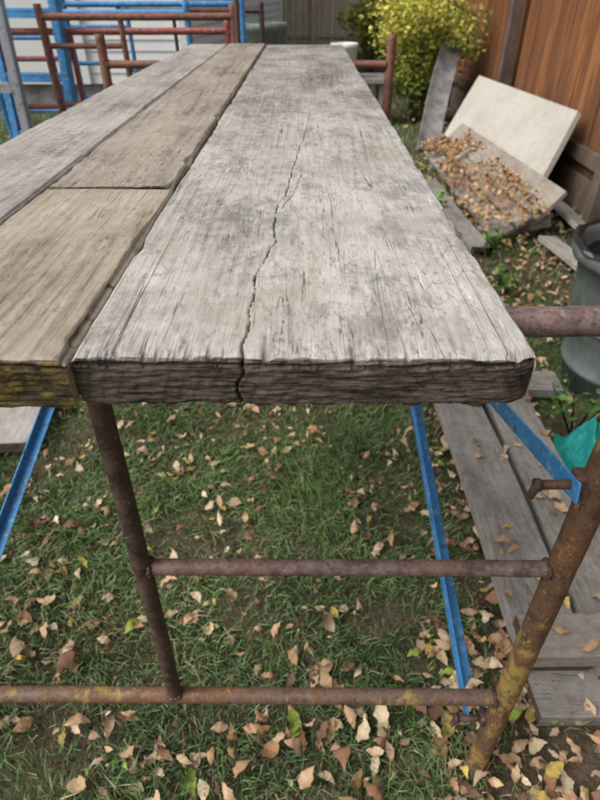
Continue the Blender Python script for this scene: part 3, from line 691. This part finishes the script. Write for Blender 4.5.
def ladder(name,c,w,h,lean,yaw,mat,n):
    e=empty(name,c); e.rotation_euler=(lean,0,yaw)
    for s in (-1,1):
        bm=bmesh.new(); box(bm,(s*w/2,0,h/2),(.022,.07,h),(0,0,0),.002); box(bm,(s*(w/2-.012),.034,h/2),(.03,.004,h),(0,0,0),.001); box(bm,(s*(w/2-.012),-.034,h/2),(.03,.004,h),(0,0,0),.001)
        from_bm('rail',bm,mat,e)
    for k in range(n):
        bm=bmesh.new(); z=.25+k*.28; box(bm,(0,0,z),(w-.02,.065,.022),(0,0,0),.003); box(bm,(0,-.03,z-.018),(w-.02,.005,.03),(0,0,0),.001); from_bm('step',bm,mat,e)
ladder('step_ladder',(-1.50,2.95,0),.30,1.35,-.12,.15,alu,5)
ladder('step_ladder',(-1.42,3.35,0),.36,1.5,-.08,-.1,blue,5)
ladder('step_ladder',(-2.0,3.9,0),.45,1.9,-.15,.2,alu,6)
ladder('step_ladder',(-2.35,3.3,0),.45,1.7,-.15,.1,alu,6)

e=empty('clothesline_post'); pipe('pole',(-.30,3.05,0),(-.30,3.05,1.45),.013,r_dark,e,16)
bm=bmesh.new(); box(bm,(-.30,3.05,1.46),(.12,.04,.03)); from_bm('cap',bm,r_dark,e)
wb=M('white_bucket_plastic',.5,0,.4); wb.col(wb.mix(wb.noise((9,9,9),detail=4),(.60,.60,.58),(.75,.75,.73)))
def bucket(c,s,mat):
    e=empty('plastic_bucket'); lathe('body',[(0,0),(.12*s,0),(.13*s,.02),(.145*s,.28*s),(.155*s,.285*s),(.156*s,.31*s),(.15*s,.33*s),(.14*s,.33*s),(.125*s,.03),(0,.03)],c,mat,e,40)
    bm=bmesh.new(); pts=[(c[0]+math.cos(a)*.155*s,c[1]-.1*s*math.sin(a),c[2]+.3*s-.06*s*math.sin(a)) for a in np.linspace(0,math.pi,12)]
    for a,b in zip(pts,pts[1:]): add_cyl(bm,a,b,.004,segs=6)
    from_bm('handle',bm,r_dark,e,True)
bucket((.40,6.6,.43),.9,wb.m)
e=empty('sawhorse_table'); bm=bmesh.new(); box(bm,(.15,6.7,.41),(1.5,.5,.04)); from_bm('top',bm,w_lum,e)
bm=bmesh.new()
for x in (-.5,.8):
    for y in (6.52,6.88): box(bm,(x,y,.19),(.06,.05,.40))
from_bm('legs',bm,w_lum,e)
bucket((-.38,6.7,.43),1.4,pm.m)

# ------------------------------------------------------------ HOUSE with lap siding (left / back)
sd=M('lap_siding',.6,0,.3); a=sd.noise((2,2,2),detail=4); sd.col(sd.mix(a,(.72,.72,.71),(.82,.82,.80))); sd.bump(sd.noise((60,60,60)),.002,.3)
gl=M('window_glass',.08,0,.6); gl.col((.03,.04,.05))
trim=M('white_trim',.5); trim.col((.78,.78,.76))
rf=M('roof_shingles',.9); rf.col(rf.mix(rf.noise((12,12,12),detail=5),(.06,.055,.05),(.13,.12,.11)))
def siding(bm,a,b,z0,z1,lap=.11):
    a=Vector(a);b=Vector(b);d=(b-a).normalized();n=Vector((d.y,-d.x,0)); z=z0
    while z<z1:
        p=[a+n*.022+Vector((0,0,z)),b+n*.022+Vector((0,0,z)),b+n*.006+Vector((0,0,z+lap)),a+n*.006+Vector((0,0,z+lap)),a+Vector((0,0,z)),b+Vector((0,0,z))]
        v=[bm.verts.new(x) for x in p]; bm.faces.new(v[:4]); bm.faces.new((v[4],v[5],v[1],v[0])); z+=lap
house=empty('house')
bm=bmesh.new(); siding(bm,(-9,7.6,0),(-1.35,7.6,0),.25,3.2); siding(bm,(-1.35,7.6,0),(-.5,14.2,0),.25,3.2); siding(bm,(-.5,14.2,0),(-9,15,0),.25,3.2)
from_bm('lap_siding_walls',bm,sd.m,house)
bm=bmesh.new(); box(bm,(-5.2,7.66,.125),(7.7,.1,.25)); d=Vector((.85,6.6,0)); box(bm,(-.96,10.9,.125),(.1,d.length,.25),(0,0,-math.atan2(.85,6.6)))
from_bm('foundation',bm,gc.m,house)
bm=bmesh.new(); box(bm,(-1.36,7.58,1.65),(.09,.09,3.1)); box(bm,(-.49,14.2,1.65),(.09,.09,3.1)); box(bm,(-3.0,7.56,.30+1.0),(1.0,.06,2.1)); from_bm('corner_trim_and_door',bm,trim.m,house)
bm=bmesh.new(); box(bm,(-5.2,7.56,1.6),(1.5,.07,1.2)); from_bm('window_frame',bm,trim.m,house)
bm=bmesh.new(); box(bm,(-5.55,7.53,1.6),(.62,.03,1.05),bev=0); box(bm,(-4.85,7.53,1.6),(.62,.03,1.05),bev=0); from_bm('window_glass',bm,gl.m,house)
slab('roof',[(-9.3,7.2,3.1),(-1.0,7.2,3.1),(-.1,11,4.9),(-9.3,11,4.9)],.12,rf.m,house); slab('roof_back',[(-9.3,11,4.9),(-.1,11,4.9),(-.1,15.4,3.1),(-9.3,15.4,3.1)],.12,rf.m,house)

# ------------------------------------------------------------ LIGHT / WORLD
el,az=50,-112
w=bpy.data.worlds.new("World"); S.world=w; w.use_nodes=True; nt=w.node_tree
bg=nt.nodes['Background']; sky=nt.nodes.new('ShaderNodeTexSky'); sky.sky_type='NISHITA'; sky.sun_disc=False
sky.sun_elevation=math.radians(el); sky.sun_rotation=math.radians(az); sky.air_density=1.0; sky.dust_density=3.5
hs=nt.nodes.new('ShaderNodeHueSaturation'); hs.inputs['Saturation'].default_value=.30
nt.links.new(sky.outputs[0],hs.inputs['Color']); nt.links.new(hs.outputs[0],bg.inputs[0]); bg.inputs[1].default_value=.15
sun=bpy.data.lights.new('sun','SUN'); sun.energy=2.6; sun.angle=math.radians(45); sun.color=(1,.965,.91)
so=bpy.data.objects.new('sun',sun); COL.objects.link(so)
sv=Vector((math.sin(math.radians(az))*math.cos(math.radians(el)),math.cos(math.radians(az))*math.cos(math.radians(el)),math.sin(math.radians(el))))
so.rotation_euler=sv.to_track_quat('Z','Y').to_euler(); so.location=(0,0,8)

cam=bpy.data.cameras.new('camera'); co=bpy.data.objects.new('camera',cam); COL.objects.link(co)
cam.sensor_fit='VERTICAL'; cam.sensor_height=36; cam.sensor_width=27; cam.lens=36*565/800; cam.clip_start=.01; cam.clip_end=500
co.location=(0,0,1.19); co.rotation_euler=(math.radians(90-36.3),0,math.radians(.35))
cam.dof.use_dof=True; cam.dof.focus_distance=.50; cam.dof.aperture_fstop=10
S.camera=co
S.view_settings.view_transform='Standard'; S.view_settings.look='None'; S.view_settings.exposure=0
